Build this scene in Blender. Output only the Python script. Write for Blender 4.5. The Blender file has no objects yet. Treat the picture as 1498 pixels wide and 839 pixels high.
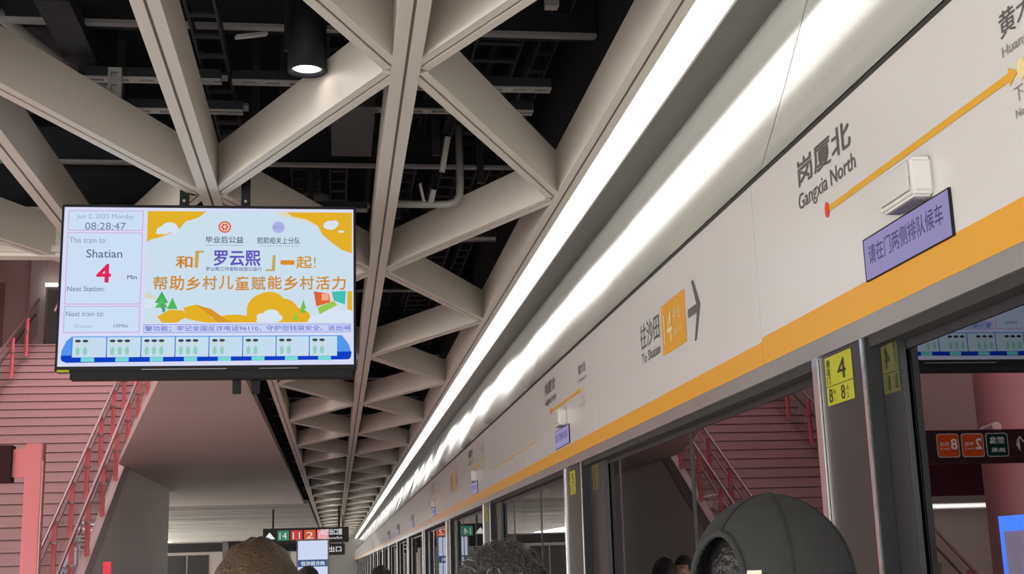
import bpy, bmesh, math, random
from mathutils import Vector, Matrix, noise
random.seed(7)
C = bpy.context.scene.collection
S = bpy.context.scene
PI = math.pi
EYE = 1.6          # height of the phone above the platform
# ---------------------------------------------------------------- camera
cam_d = bpy.data.cameras.new('camera'); cam = bpy.data.objects.new('camera', cam_d); C.objects.link(cam)
cam_d.sensor_width = 36.0; cam_d.lens = 1850.0/1498.0*36.0; cam_d.clip_start = .05; cam_d.clip_end = 300
def _axes(f=1850., vx=490-749., vy=832-419.5, roll=.030):
    dy = Vector((vx, vy, f)).normalized()
    x = Vector((1, -roll, 0)); x = (x - dy*x.dot(dy)).normalized()
    z = x.cross(dy)
    if z.y > 0: z = -z
    return x, dy, z
_x, _y, _z = _axes()            # world axes in image space (right, down, forward)
rot = Matrix(((_x.x, -_x.y, -_x.z), (_y.x, -_y.y, -_y.z), (_z.x, -_z.y, -_z.z)))
cam.matrix_world = Matrix.Translation((0, 0, EYE)) @ rot.to_4x4()
S.camera = cam
# ---------------------------------------------------------------- world, exposure
w = bpy.data.worlds.new('world'); S.world = w; w.use_nodes = True
w.node_tree.nodes['Background'].inputs[0].default_value = (.90, .885, .84, 1)
w.node_tree.nodes['Background'].inputs[1].default_value = 6.6
S.view_settings.view_transform = 'Standard'; S.view_settings.look = 'None'
S.view_settings.gamma = 1; S.view_settings.use_curve_mapping = False
S.view_settings.exposure = 0.0
def area(name, loc, size, power, col, direction=(0, 0, -1)):
    l = bpy.data.lights.new(name, 'AREA'); l.shape = 'RECTANGLE'; l.size, l.size_y = size; l.energy = power; l.color = col
    o = bpy.data.objects.new(name, l); C.objects.link(o); o.location = loc
    o.rotation_euler = Vector(direction).to_track_quat('-Z', 'Y').to_euler(); return o
area('stair_hall_light', (-4.9, 20, 8.8), (4, 14), 800, (1, .72, .75))
area('stair_foot_light', (-4.6, 12.0, 3.3), (2.5, 5), 45, (1, .5, .56), (-.1, .85, -.5))
STRIP_E = 2.5
LAMP_E = 7.0

# ---------------------------------------------------------------- helpers
class MB:
    def __init__(s): s.v = []; s.f = []; s.m = []
    def add(s, vs, fs, m=0):
        n = len(s.v); s.v += [tuple(v) for v in vs]; s.f += [tuple(i+n for i in f) for f in fs]; s.m += [m]*len(fs); return s
    def box(s, a, b, m=0):
        (x0, y0, z0), (x1, y1, z1) = a, b
        return s.add([(x0,y0,z0),(x1,y0,z0),(x1,y1,z0),(x0,y1,z0),(x0,y0,z1),(x1,y0,z1),(x1,y1,z1),(x0,y1,z1)],
                     [(0,3,2,1),(4,5,6,7),(0,1,5,4),(1,2,6,5),(2,3,7,6),(3,0,4,7)], m)
    def bar(s, p, q, w, h, up=(0,0,1), m=0, off=0.0):      # rectangular bar p->q, top/bottom about the line
        p, q = Vector(p), Vector(q); d = (q-p).normalized(); r = d.cross(Vector(up)).normalized(); u = r.cross(d)
        vs = []
        for e in (p, q):
            for (a, b) in ((-1,-1),(1,-1),(1,1),(-1,1)): vs.append(e + r*(a*w/2+off) + u*(b*h/2))
        return s.add(vs, [(0,1,2,3),(7,6,5,4),(0,4,5,1),(1,5,6,2),(2,6,7,3),(3,7,4,0)], m)
    def tube(s, pts, r, n=10, m=0, caps=True):
        pts = [Vector(p) for p in pts]; rs = r if isinstance(r, (list, tuple)) else [r]*len(pts); rings = []
        base = len(s.v); ref = None
        for i, p in enumerate(pts):
            d = (pts[min(i+1, len(pts)-1)] - pts[max(i-1, 0)]).normalized()
            if ref is None: ref = Vector((0,0,1)) if abs(d.z) < .9 else Vector((1,0,0))
            a = (ref - d*ref.dot(d)).normalized(); b = d.cross(a); ref = a
            s.v += [tuple(p + (a*math.cos(2*PI*k/n) + b*math.sin(2*PI*k/n))*rs[i]) for k in range(n)]
        for i in range(len(pts)-1):
            for k in range(n):
                s.f.append((base+i*n+k, base+i*n+(k+1)%n, base+(i+1)*n+(k+1)%n, base+(i+1)*n+k)); s.m.append(m)
        if caps:
            s.f.append(tuple(base+k for k in reversed(range(n)))); s.m.append(m)
            s.f.append(tuple(base+(len(pts)-1)*n+k for k in range(n))); s.m.append(m)
        return s
    def prism(s, poly, axis, a, b, m=0):     # 2-D outline extruded along an axis
        def P(u, v, w): return {'x': (w, u, v), 'y': (u, w, v), 'z': (u, v, w)}[axis]
        n = len(poly)
        return s.add([P(u, v, a) for u, v in poly] + [P(u, v, b) for u, v in poly],
                     [tuple(range(n)), tuple(range(2*n-1, n-1, -1))] + [(i, i+n, (i+1) % n + n, (i+1) % n) for i in range(n)], m)
    def build(s, name, mat, parent=None, smooth=False, bevel=0, loc=None):
        me = bpy.data.meshes.new(name); me.from_pydata(s.v, [], s.f)
        for mm in (mat if isinstance(mat, (list, tuple)) else [mat]): me.materials.append(mm)
        if isinstance(mat, (list, tuple)):
            for p, i in zip(me.polygons, s.m): p.material_index = i
        bm = bmesh.new(); bm.from_mesh(me); bmesh.ops.recalc_face_normals(bm, faces=bm.faces)
        if bevel: bmesh.ops.bevel(bm, geom=list(bm.edges), offset=bevel, segments=2, affect='EDGES', clamp_overlap=True)
        bm.to_mesh(me); bm.free()
        if smooth:
            for p in me.polygons: p.use_smooth = True
        o = bpy.data.objects.new(name, me); C.objects.link(o)
        if parent: o.parent = parent
        if loc: o.location = loc
        return o
def tag(o, label=None, cat=None, group=None, kind=None):
    if label: o['label'] = label
    if cat: o['category'] = cat
    if group: o['group'] = group
    if kind: o['kind'] = kind
    return o
def empty(name, loc=(0,0,0), label=None, cat=None, group=None, kind=None, rz=0):
    o = bpy.data.objects.new(name, None); C.objects.link(o); o.location = loc; o.rotation_euler = (0,0,rz); o.empty_display_size = .1
    return tag(o, label, cat, group, kind)
def copy_tree(o, parent=None):
    c = o.copy(); C.objects.link(c)
    if parent: c.parent = parent
    for ch in list(kids.get(o.name, [])) or [x for x in o.children]: copy_tree(ch, c)
    return c
kids = {}
def mat(name, col, rough=.5, metal=0, emit=None, es=1, spec=.5, nscale=None, namt=.0, bump=0, bscale=40, coat=0):
    m = bpy.data.materials.new(name); m.use_nodes = True; t = m.node_tree; b = t.nodes['Principled BSDF']
    b.inputs['Base Color'].default_value = (*col, 1); b.inputs['Roughness'].default_value = rough; b.inputs['Metallic'].default_value = metal
    b.inputs['Specular IOR Level'].default_value = spec; b.inputs['Coat Weight'].default_value = coat
    if emit: b.inputs['Emission Color'].default_value = (*emit, 1); b.inputs['Emission Strength'].default_value = es
    if nscale:
        tc = t.nodes.new('ShaderNodeTexCoord'); n = t.nodes.new('ShaderNodeTexNoise'); n.inputs['Scale'].default_value = nscale; n.inputs['Detail'].default_value = 5
        t.links.new(tc.outputs['Object'], n.inputs['Vector'])
        mx = t.nodes.new('ShaderNodeMix'); mx.data_type = 'RGBA'
        mx.inputs[6].default_value = (*[c*(1-namt) for c in col], 1); mx.inputs[7].default_value = (*[min(1, c*(1+namt)) for c in col], 1)
        t.links.new(n.outputs['Fac'], mx.inputs[0]); t.links.new(mx.outputs[2], b.inputs['Base Color'])
    if bump:
        tc = t.nodes.new('ShaderNodeTexCoord'); n = t.nodes.new('ShaderNodeTexNoise'); n.inputs['Scale'].default_value = bscale
        t.links.new(tc.outputs['Object'], n.inputs['Vector'])
        bp = t.nodes.new('ShaderNodeBump'); bp.inputs['Strength'].default_value = bump; bp.inputs['Distance'].default_value = .01
        t.links.new(n.outputs['Fac'], bp.inputs['Height']); t.links.new(bp.outputs[0], b.inputs['Normal'])
    return m
def emis(name, col, s=1.0):
    m = bpy.data.materials.new(name); m.use_nodes = True; t = m.node_tree; t.nodes.clear()
    e = t.nodes.new('ShaderNodeEmission'); e.inputs[0].default_value = (*col, 1); e.inputs[1].default_value = s
    o = t.nodes.new('ShaderNodeOutputMaterial'); t.links.new(e.outputs[0], o.inputs[0]); return m
def srgb(r, g, b):
    return tuple((c/255/12.92 if c/255 <= .04045 else ((c/255+.055)/1.055)**2.4) for c in (r, g, b))

M = {}
M['beam'] = mat('beam_paint', (.65, .60, .545), .45, nscale=1.5, namt=.05)
M['groove_shade'] = mat('groove_shade_colour', (.20, .175, .16), .7)  # shade inside the beam recess put into a darker colour
M['void'] = mat('void_black', (.006, .006, .010), .9)
M['void_steel'] = mat('void_steel', (.022, .022, .028), .6, .2, nscale=6, namt=.3)
M['flange'] = mat('flange_grey', (.30, .29, .29), .5, .2)
M['galv'] = mat('galvanised', (.42, .41, .40), .5, .3, nscale=8, namt=.2)
M['pipe'] = mat('pipe_grey', (.26, .25, .24), .5)
M['white_panel'] = mat('white_panel', (.60, .575, .56), .22, nscale=.7, namt=.03)
M['cove'] = mat('cove_gloss', (.50, .50, .465), .07, spec=.6)
M['grey_trim'] = mat('grey_trim', (.17, .165, .16), .5)
M['dark_gap'] = mat('dark_gap', (.03, .028, .026), .8)
M['strip'] = emis('strip_light', (1, .985, .95), STRIP_E)
M['lamp'] = emis('lamp_disc', (1, .95, .9), LAMP_E)
M['orange'] = mat('orange_band', srgb(214, 154, 48), .4)
M['orange_line'] = mat('orange_line', srgb(214, 160, 50), .4)
M['steel'] = mat('brushed_steel', (.075, .077, .075), .42, .7, nscale=3, namt=.12)
M['lintel'] = mat('lintel_steel', (.42, .41, .39), .38, .7, nscale=2.5, namt=.2)
M['steel_dark'] = mat('dark_steel', (.045, .045, .048), .45, .5)
M['steel_bright'] = mat('bright_steel', (.8, .78, .78), .18, .9)
M['rubber'] = mat('black_rubber', (.008, .008, .01), .6)
M['ink'] = mat('ink_grey', srgb(88, 86, 86), .5)
M['ink_light'] = mat('ink_pale', srgb(140, 134, 130), .5)
M['ink_red'] = mat('ink_red', srgb(220, 60, 60), .5)
M['ink_white'] = mat('ink_white', srgb(225, 205, 150), .5)
M['sticker'] = mat('yellow_sticker', srgb(165, 165, 48), .6, spec=.2)
M['sticker_reflection'] = mat('reflected_sticker', srgb(82, 82, 38), .5)  # darker yellow for the painted reflection of the sticker
M['sticker_ink'] = mat('sticker_ink', (.012, .012, .006), .5)
M['led'] = emis('led_lavender', srgb(160, 150, 200), .82)
M['led_ink'] = emis('led_text', srgb(92, 92, 128), .8)
M['black_plastic'] = mat('black_plastic', (.008, .008, .010), .6, spec=.25)
M['white_plastic'] = mat('white_plastic', (.62, .60, .58), .35)
M['soffit'] = mat('soffit_paint', (.56, .49, .465), .6, nscale=.25, namt=.05)
M['stone'] = mat('red_granite', (.42, .29, .29), .38, nscale=30, namt=.18)
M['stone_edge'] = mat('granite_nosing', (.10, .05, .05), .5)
M['pinkwall'] = mat('hall_wall', (.62, .52, .50), .6)
M['redlit_post'] = mat('post_red_light', (.72, .17, .19), .4)  # glow of the red LED light put into the post colour
M['pinkpost'] = mat('pink_column', (.66, .36, .38), .4)
M['rail'] = mat('rail_steel', (.26, .20, .20), .4, .7)
M['signred'] = mat('dark_red_sign', (.045, .012, .02), .7, spec=.15)
M['floor'] = mat('terrazzo', (.62, .59, .56), .25, nscale=60, namt=.12)
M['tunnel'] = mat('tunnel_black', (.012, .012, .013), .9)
M['baffle'] = mat('baffle_paint', (.42, .40, .375), .6)
M['skin'] = mat('skin', (.50, .27, .18), .5, nscale=20, namt=.06)
M['lips'] = mat('lips', (.36, .12, .10), .5)
M['eye'] = mat('eye_white', (.8, .8, .78), .2)
M['pupil'] = mat('pupil', (.01, .008, .006), .2)
M['hair_black'] = mat('hair_black', (.012, .010, .010), .45, bump=.5, bscale=150)
M['hair_grey'] = mat('hair_grey', (.042, .040, .039), .42, bump=.6, bscale=140)
M['hair_light'] = mat('hair_silver', (.19, .18, .17), .4)
M['hair_brown'] = mat('hair_brown', (.060, .036, .020), .5, nscale=14, namt=.25, bump=.5, bscale=150)
M['cap'] = mat('cap_fabric', (.023, .0235, .0235), .9, nscale=60, namt=.15, bump=.25, bscale=500)
M['cap_seam'] = mat('cap_stitch', (.012, .012, .012), .9)
M['label_white'] = mat('cap_label', (.62, .58, .46), .7)
for n, c in dict(shirt_grey=(.12,.12,.13), shirt_white=(.55,.55,.56), shirt_navy=(.03,.04,.09), shirt_brown=(.16,.1,.07), trousers=(.03,.03,.04), shoes=(.015,.015,.015)).items():
    M[n] = mat(n, c, .8, nscale=40, namt=.1)
# glass of the platform doors: clear, a little tinted, mirror-like at grazing view
g = bpy.data.materials.new('door_glass'); g.use_nodes = True; t = g.node_tree; t.nodes.clear()
fr = t.nodes.new('ShaderNodeFresnel'); fr.inputs[0].default_value = 2.3
gl = t.nodes.new('ShaderNodeBsdfGlossy'); gl.inputs['Roughness'].default_value = 0.004; gl.inputs['Color'].default_value = (.95, .93, .95, 1)
tr = t.nodes.new('ShaderNodeBsdfTransparent'); tr.inputs['Color'].default_value = (.55, .57, .58, 1)
mx = t.nodes.new('ShaderNodeMixShader'); oo = t.nodes.new('ShaderNodeOutputMaterial')
t.links.new(fr.outputs[0], mx.inputs[0]); t.links.new(tr.outputs[0], mx.inputs[1]); t.links.new(gl.outputs[0], mx.inputs[2]); t.links.new(mx.outputs[0], oo.inputs[0])
M['glass'] = g
g = bpy.data.materials.new('rail_glass'); g.use_nodes = True; t = g.node_tree; t.nodes.clear()
fr = t.nodes.new('ShaderNodeFresnel'); fr.inputs[0].default_value = 1.45
gl = t.nodes.new('ShaderNodeBsdfGlossy'); gl.inputs['Roughness'].default_value = 0.01
tr = t.nodes.new('ShaderNodeBsdfTransparent'); tr.inputs['Color'].default_value = (.88, .86, .86, 1)
mx = t.nodes.new('ShaderNodeMixShader'); oo = t.nodes.new('ShaderNodeOutputMaterial')
t.links.new(fr.outputs[0], mx.inputs[0]); t.links.new(tr.outputs[0], mx.inputs[1]); t.links.new(gl.outputs[0], mx.inputs[2]); t.links.new(mx.outputs[0], oo.inputs[0])
M['rail_glass'] = g

# lettering -------------------------------------------------------------
_dg = None
FACE_WALL = Matrix(((0, 0, -1), (-1, 0, 0), (0, 1, 0)))      # text x -> -Y, text y -> Z, faces -X
FACE_CAM = Matrix(((1, 0, 0), (0, 0, -1), (0, 1, 0)))        # text x -> X, text y -> Z, faces -Y
def text_mesh(body, bold=0.0, shear=0.0):
    cu = bpy.data.curves.new('lettering', 'FONT'); cu.body = body; cu.size = 1; cu.resolution_u = 3; cu.shear = shear
    o = bpy.data.objects.new('lettering', cu); C.objects.link(o)
    dg = bpy.context.evaluated_depsgraph_get()
    me = bpy.data.meshes.new_from_object(o.evaluated_get(dg)); bpy.data.objects.remove(o); bpy.data.curves.remove(cu)
    return me
def lettering(body, m, parent, facing, origin, height, width=None, bold=0.0, name='lettering', shear=0.0, jitter=0):
    """origin = lower left corner of the ink, height = ink height, width = ink width"""
    me = text_mesh(body, 0, shear)
    if not me.vertices: return None
    if bold:                      # heavier strokes: the glyph outlines thickened by shifted layers
        vs = [tuple(v.co) for v in me.vertices]; fs = [tuple(p.vertices) for p in me.polygons]; n = len(vs)
        V = []; F = []
        for k, (dx, dy) in enumerate(((0, 0), (1, .6), (-1, -.6), (.6, -1), (-.6, 1))):
            V += [(x+dx*bold, y+dy*bold, k*.00004) for x, y, _ in vs]; F += [tuple(i+k*n for i in f) for f in fs]
        me = bpy.data.meshes.new('lettering'); me.from_pydata(V, [], F)
    xs = [v.co.x for v in me.vertices]; ys = [v.co.y for v in me.vertices]
    x0, x1, y0, y1 = min(xs), max(xs), min(ys), max(ys)
    sy = height/(y1-y0); sx = sy if width is None else width/(x1-x0)
    for v in me.vertices:
        co = Vector(((v.co.x-x0)*sx, (v.co.y-y0)*sy, v.co.z))
        v.co = facing @ co + Vector(origin)
    me.materials.clear(); me.materials.append(m)
    o = bpy.data.objects.new(name, me); C.objects.link(o)
    if parent: o.parent = parent
    return o
def wall_text(body, m, parent, y_left, z, h, wd=None, x=1.2, lift=.0015, **k):
    return lettering(body, m, parent, FACE_WALL, (x-lift, y_left, z), h, wd, **k)
def flat(name, poly, m, parent, facing, origin, lift=0):
    o3 = Vector(origin); vs = [facing @ Vector((u, v, lift)) + o3 for u, v in poly]
    return MB().add(vs, [tuple(range(len(vs)))]).build(name, m, parent)

YF, YE = -3.0, 80.0     # the stretch of platform that is built
ZC = 3.44               # underside of the ceiling grid
XL, XC, XR = -.60, .265, 1.0975
# ================================================================= STRUCTURE
tag(MB().box((-16, -6, -.12), (1.42, YE+6, 0)).build('floor', M['floor']), kind='structure')
# ceiling grid -----------------------------------------------------------
ceil = empty('ceiling', (0, 0, ZC), kind='structure')
def beam(p, q, w, d, lift=0.0, cut0=0.0, cut1=0.0):
    p, q = Vector((*p, 0)), Vector((*q, 0)); dr = (q-p).normalized(); p = p + dr*cut0; q = q - dr*cut1
    mb = MB(); up = Vector((0,0,1)); z = lift
    mb.bar(p+up*(z+.012+d/2), q+up*(z+.012+d/2), w-.006, d, m=0)
    sw = (w-.012)/2
    for s in (-1, 1): mb.bar(p+up*(z+.007), q+up*(z+.007), sw, .014, m=0, off=s*(sw/2+.006))
    mb.bar(p+up*(z+.0095), q+up*(z+.0095), .012, .006, m=1)
    return mb.build('ceiling_beam', [M['beam'], M['groove_shade']], ceil)
D = .225
pitch = 3.36
Nk = [4.536 + pitch*k for k in range(-2, 23)]
Rk = [6.20 + pitch*k for k in range(-3, 23)]
beam((XR+.0375+.03, YF), (XR+.0375+.03, YE), .085, D)                       # right edge beam
beam((XC, YF), (XC, YE), .11, D)
beam((XL-.02, YF), (XL-.02, YE), .10, D)
beam((-1.44, YF), (-1.44, 7.5), .10, D)
for x0, x1 in ((XC+.05, XR+.02), (XC-.05, XL+.025)):
    for k, yn in enumerate(Nk):
        for yr in (yn + pitch*.5, yn - pitch*.5):
            if yr < YF or yr > YE-1: continue
            beam((x0, yn + (.03 if yr > yn else -.03)), (x1, yr + (-.03 if yr > yn else .03)), .085, D-.01, .003)
for k in range(0, 4):
    yn = Nk[k]
    for yr in (yn + pitch*.5, yn - pitch*.5):
        if yr < 7.4: beam((-1.40, yn), (XL-.07, yr), .085, D-.01, .003)
for k in range(0, 4):
    yn = Nk[k]
    for yr in (yn + pitch*.5, yn - pitch*.5):
        if yr < 7.4: beam((-1.48, yn), (-2.3, yr), .085, D-.01, .003)
beam((-2.34, YF), (-2.34, 7.5), .10, D)
# opening edge fascia across (white cross beam) and closing plates
MB().box((-8, 7.50, 0), (-1.05, 7.60, .30)).build('edge_beam', M['beam'], ceil)
MB().box((-8, 7.47, .02), (-1.05, 7.50, .06)).build('edge_lip', M['beam'], ceil)
# soffit around the stair opening
mb = MB(); mb.prism([(-.875, 8.8), (-.875, 36.8), (-9.5, 36.8), (-9.5, 30), (-3.62, 30), (-3.62, 22.2), (-1.69, 12.5), (-1.60, 8.8)], 'z', ZC, ZC+.10)
tag(mb.build('soffit', M['soffit']), kind='structure')
# baffle ceiling beyond the soffit
baf = empty('ceiling_far', (0, 0, 0), kind='structure')
rng = random.Random(3)
for k in range(86):
    y = 37.1 + k*.5
    if y > YE-.3: break
    x1 = -.75
    MB().box((-9.5 + rng.uniform(-.1,.1), y, ZC+rng.uniform(-.015,.015)), (x1, y+.27, ZC+.12)).build('baffle', M['baffle'], baf)
MB().box((-9.6, 36.85, ZC+.5), (-.7, YE, ZC+.55)).build('void_slab', M['void'], baf)
# void over the platform
void = empty('ceiling_void', (0, 0, 0), kind='structure')
MB().box((-.98, YF, 5.3), (2.4, YE, 5.4)).build('void_slab', M['void'], void)
MB().box((-8, YF, 5.3), (-.98, 7.6, 5.4)).build('void_slab', M['void'], void)
MB().box((-1.0, 7.6, ZC+.02), (-.96, YE, 5.3)).build('void_wall', M['void'], void)
MB().box((-8, 7.62, ZC+.30), (-.98, 7.66, 5.3)).build('void_wall', M['void'], void)
MB().box((1.20, YF, ZC+.23), (1.23, YE, 5.3)).build('void_wall', M['void'], void)
MB().box((-8.0, YF-.05, ZC-.2), (2.0, YF, 5.4)).build('void_wall', M['void'], void)
MB().box((-8.05, YF, ZC-.1), (-8.0, 7.6, 5.4)).build('void_wall', M['void'], void)
# cross purlins with light flange
def purlin(y, z, hgt=.22, x0=-4.5, x1=1.19, part='purlin'):
    p = MB().box((x0, y, z+.02), (x1, y+.10, z+hgt)).build(part, M['void'], void)
    MB().box((x0, y-.012, z+.002), (x1, y+.030, z+.019)).build('flange', M['flange'], p)
for (r, z) in ((.4409, 2.35), (.3217, 2.35), (.2594, 2.35), (.217, 2.35), (.187, 2.35), (.164, 2.35), (.146, 2.35), (.131, 2.35)):
    y = z/r; purlin(y, EYE+z, x0=(-4.5 if y < 7.5 else -.95))
for k in range(10): purlin(20 + 2.2*k, EYE+2.35, x0=-.95)
# slotted strut channels
def strut(y, z, x0, x1):
    ch = MB().box((x0, y, z+.01), (x1, y+.05, z+.055)).build('strut_channel', M['void_steel'], void)
    mb = MB(); mb.box((x0, y-.004, z), (x1, y+.012, z+.009)); mb.box((x0, y+.040, z), (x1, y+.056, z+.009))
    n = int((x1-x0)/.11)
    for k in range(n+1): mb.box((x0+k*.11, y+.012, z), (min(x1, x0+k*.11+.045), y+.040, z+.009))
    o = mb.build('slotted_lip', M['galv'], ch)
    MB().tube([(x0-.02, y+.13, z+.07), (x1+.02, y+.13, z+.07)], .022, 8).build('conduit', M['pipe'], void)
for (r, z, x0, x1) in ((.3932, 2.2, .02, 1.02), (.3724, 2.2, .10, .98), (.3942, 2.2, -1.15, -.52), (.3678, 2.2, -1.0, -.45), (.3942, 2.25, -.48, .0), (.285, 2.2, -.5, .2), (.262, 2.2, .3, 1.1)):
    strut(z/r, EYE+z, x0, x1)
# hanging slotted channel, droppers, trays, pipes
def drop_channel(x, y, z0, z1):
    mb = MB(); mb.box((x-.03, y, z0), (x-.016, y+.02, z1)); mb.box((x+.016, y, z0), (x+.03, y+.02, z1))
    n = int((z1-z0)/.06)
    for k in range(n+1): mb.box((x-.016, y, z0+k*.06), (x+.016, y+.02, min(z1, z0+k*.06+.03)))
    mb.box((x-.028, y+.02, z0), (x+.028, y+.05, z1))
    mb.build('hanger_channel', M['galv'], void)
drop_channel(-.985, 5.55, EYE+2.10, EYE+2.24); drop_channel(.93, 5.0, EYE+2.35, EYE+2.65); drop_channel(-.08, 5.6, EYE+2.05, EYE+2.25)
for (x, y) in ((-1.02, 5.9), (-.2, 5.2), (-.26, 6.1), (.05, 6.0), (.42, 5.3), (.62, 5.9), (-.42, 6.5), (.4, 7.9), (.5, 9.4), (.85, 7.1), (-.3, 8.6), (-.15, 7.6), (.0, 9.2), (.55, 6.6)):
    MB().box((x-.02, y, EYE+2.2), (x+.02, y+.03, 5.3)).build('hanger_rod', M['void_steel'], void)
for x, z, r in ((.55, 2.75, .03), (.72, 2.8, .03), (.93, 2.95, .02), (.25, 2.9, .025), (-.15, 2.85, .03), (-1.3, 2.8, .04), (-2.0, 2.8, .03)):
    MB().tube([(x, 3.6, EYE+z), (x, (60 if x > -.9 else 7.5), EYE+z)], r, 8).build('pipe', M['void_steel'], void)
def tray(x, z, y0, y1, wd, m='void_steel'):
    mb = MB(); mb.box((x-wd/2, y0, z), (x-wd/2+.012, y1, z+.06)); mb.box((x+wd/2-.012, y0, z), (x+wd/2, y1, z+.06))
    k = y0
    while k < y1: mb.box((x-wd/2+.012, k, z), (x+wd/2-.012, k+.035, z+.012)); k += .22
    mb.build('cable_tray', M[m], void)
tray(-.55, EYE+2.27, 4.8, 7.4, .13); tray(.80, EYE+2.5, 4.0, 40, .24); tray(.48, EYE+2.6, 4.0, 40, .12); tray(-.2, EYE+2.6, 7.7, 40, .2); tray(.02, EYE+2.5, 5, 40, .12); tray(1.02, EYE+2.45, 4, 40, .10)
MB().box((-.02, 5.75, EYE+2.15), (.19, 6.5, EYE+2.35)).build('duct', mat('duct_grey', (.05, .05, .055), .6), void)
MB().box((-2.9, 4.2, EYE+2.5), (-1.15, 6.9, EYE+2.8)).build('duct', M['void'], void)
MB().box((-1.22, 5.0, EYE+2.30), (-1.08, 5.95, EYE+2.42)).build('duct', M['void_steel'], void)
pts = []
for k in range(9):
    a = k/8*PI/2; pts.append((-1.62+.42*math.sin(a)*1.1, 5.15+.55*math.sin(a)*.9, EYE+2.22+.27*(1-math.sin(a))))
MB().tube([(-1.66, 5.0, EYE+2.65)] + pts + [(-1.02, 5.75, EYE+2.22)], .028, 12).build('flexible_conduit', M['pipe'], void, True)
a0 = 2.05/.30
pts = [(.70, a0, EYE+2.45), (.70, a0, EYE+2.10), (.695, a0, EYE+2.04), (.67, a0, EYE+2.0), (.62, a0, EYE+1.985), (.3, a0, EYE+1.985)]
MB().tube(pts, .022, 12).build('bent_pipe', M['galv'], void, True)
for p, q in (((.585, 6.3, EYE+2.2), (.555, 6.35, EYE+2.02)), ((.53, 6.6, EYE+2.0), (.515, 6.62, EYE+1.93)), ((.47, 6.5, EYE+1.9), (.45, 6.5, EYE+2.0)), ((.40, 5.9, EYE+2.36), (.50, 5.95, EYE+2.37)), ((-.40, 4.9, EYE+2.12), (-.28, 4.95, EYE+2.16))):
    MB().bar(p, q, .03, .012).build('loose_bracket', M['galv'], void)
# ------------------------------------------------------------ light strip + cove
strip = empty('strip_light', (1.28, 0, ZC), 'long continuous white strip light along the ceiling edge above the platform doors', 'light')
y = YF
while y < YE:
    MB().box((1.218, y, -.004), (1.334, min(YE, y+2.0), .02)).build('diffuser', M['strip'], strip).location = (-1.28, 0, 0); y += 2.0
MB().box((1.334, YF, -.008), (1.343, YE, .03)).build('trim', M['white_plastic'], strip).location = (-1.28, 0, 0)
MB().box((1.335, YF, ZC+.0), (1.52, YE, ZC+.012)).build('trim_1', M['grey_trim'])
tag(bpy.data.objects['trim_1'], kind='structure')
cove = empty('wall_right', (0, 0, 0), kind='structure')
prof = [(1.2, 2.672), (1.245, 2.795), (1.293, 2.93), (1.34, 3.07), (1.386, 3.21), (1.43, 3.33), (1.468, 3.40), (1.50, 3.44)]
jy = [YF, -1.6, .68, 2.96-1.55+.0]
yy = 1.05; jy = [YF]
while yy < YE: jy.append(yy); yy += 2.27
jy.append(YE)
rng = random.Random(11)
for a, b in zip(jy[:-1], jy[1:]):
    n = len(prof); tilt = rng.uniform(-.006, .006); bow = rng.uniform(-.004, .004); amp = min(1, max(0, (a-3)/6))
    m_ = 9; vs = []
    for j in range(m_+1):
        s_ = j/m_; yv = a + .003 + (b-a-.006)*s_
        for i, (px_, pz_) in enumerate(prof):
            vs.append((px_ + amp*(tilt*(s_-.5) + bow*math.sin(PI*s_)*1.5 + .0016*math.sin(9*s_+a))*math.sin(PI*i/(n-1)), yv, pz_))
    fs = [(j*n+i, j*n+i+1, (j+1)*n+i+1, (j+1)*n+i) for j in range(m_) for i in range(n-1)]
    o = MB().add(vs, fs).build('cove_panel', M['cove'], cove, True)
mb = MB().add([(x+.012, yv, z+.002) for yv in (YF, YE) for x, z in prof], [(i, i+1, i+9, i+8) for i in range(7)])
mb.build('cove_backing', M['grey_trim'], cove)
# white fascia of the platform doors
FX = 1.2
fas = empty('door_header_fascia', (0, 0, 0), 'white door header fascia with orange band and station lettering along the platform doors', 'sign fascia')
MB().box((FX+.012, YF, 2.06), (FX+.06, YE, 2.662)).build('backing', M['dark_gap'], fas)
MB().box((FX+.004, YF, 2.655), (FX+.03, YE, 2.672)).build('top_joint', M['dark_gap'], fas)
fj = [YF, 1.14]
while fj[-1]+2.27 < YE: fj.append(fj[-1]+2.27)
fj.append(YE)
panels = []
for i, (a, b) in enumerate(zip(fj[:-1], fj[1:])):
    top = 2.205 if a < 3.3 else 2.193
    p = MB().box((FX, a+.0015, top), (FX+.012, b-.0015, 2.655)).build('fascia_panel', M['white_panel'], fas)
    MB().box((FX-.0005, a+.0015, 2.128), (FX+.012, b-.0015, top)).build('orange_band', M['orange'], p)
    panels.append((a, b, p))
def panel_at(y):
    for a, b, p in panels:
        if a <= y < b: return p
    return fas
MB().box((FX-.002, YF, 2.083), (FX+.10, YE, 2.127)).build('steel_lintel', M['lintel'], fas)
MB().box((FX+.02, YF, 2.095), (FX+.16, YE, 2.40)).build('header_box', M['steel_dark'], fas)
MB().box((FX+.056, YF, 2.040), (FX+.076, YE, 2.083)).build('glazing_rail', M['steel_dark'], fas)
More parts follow.
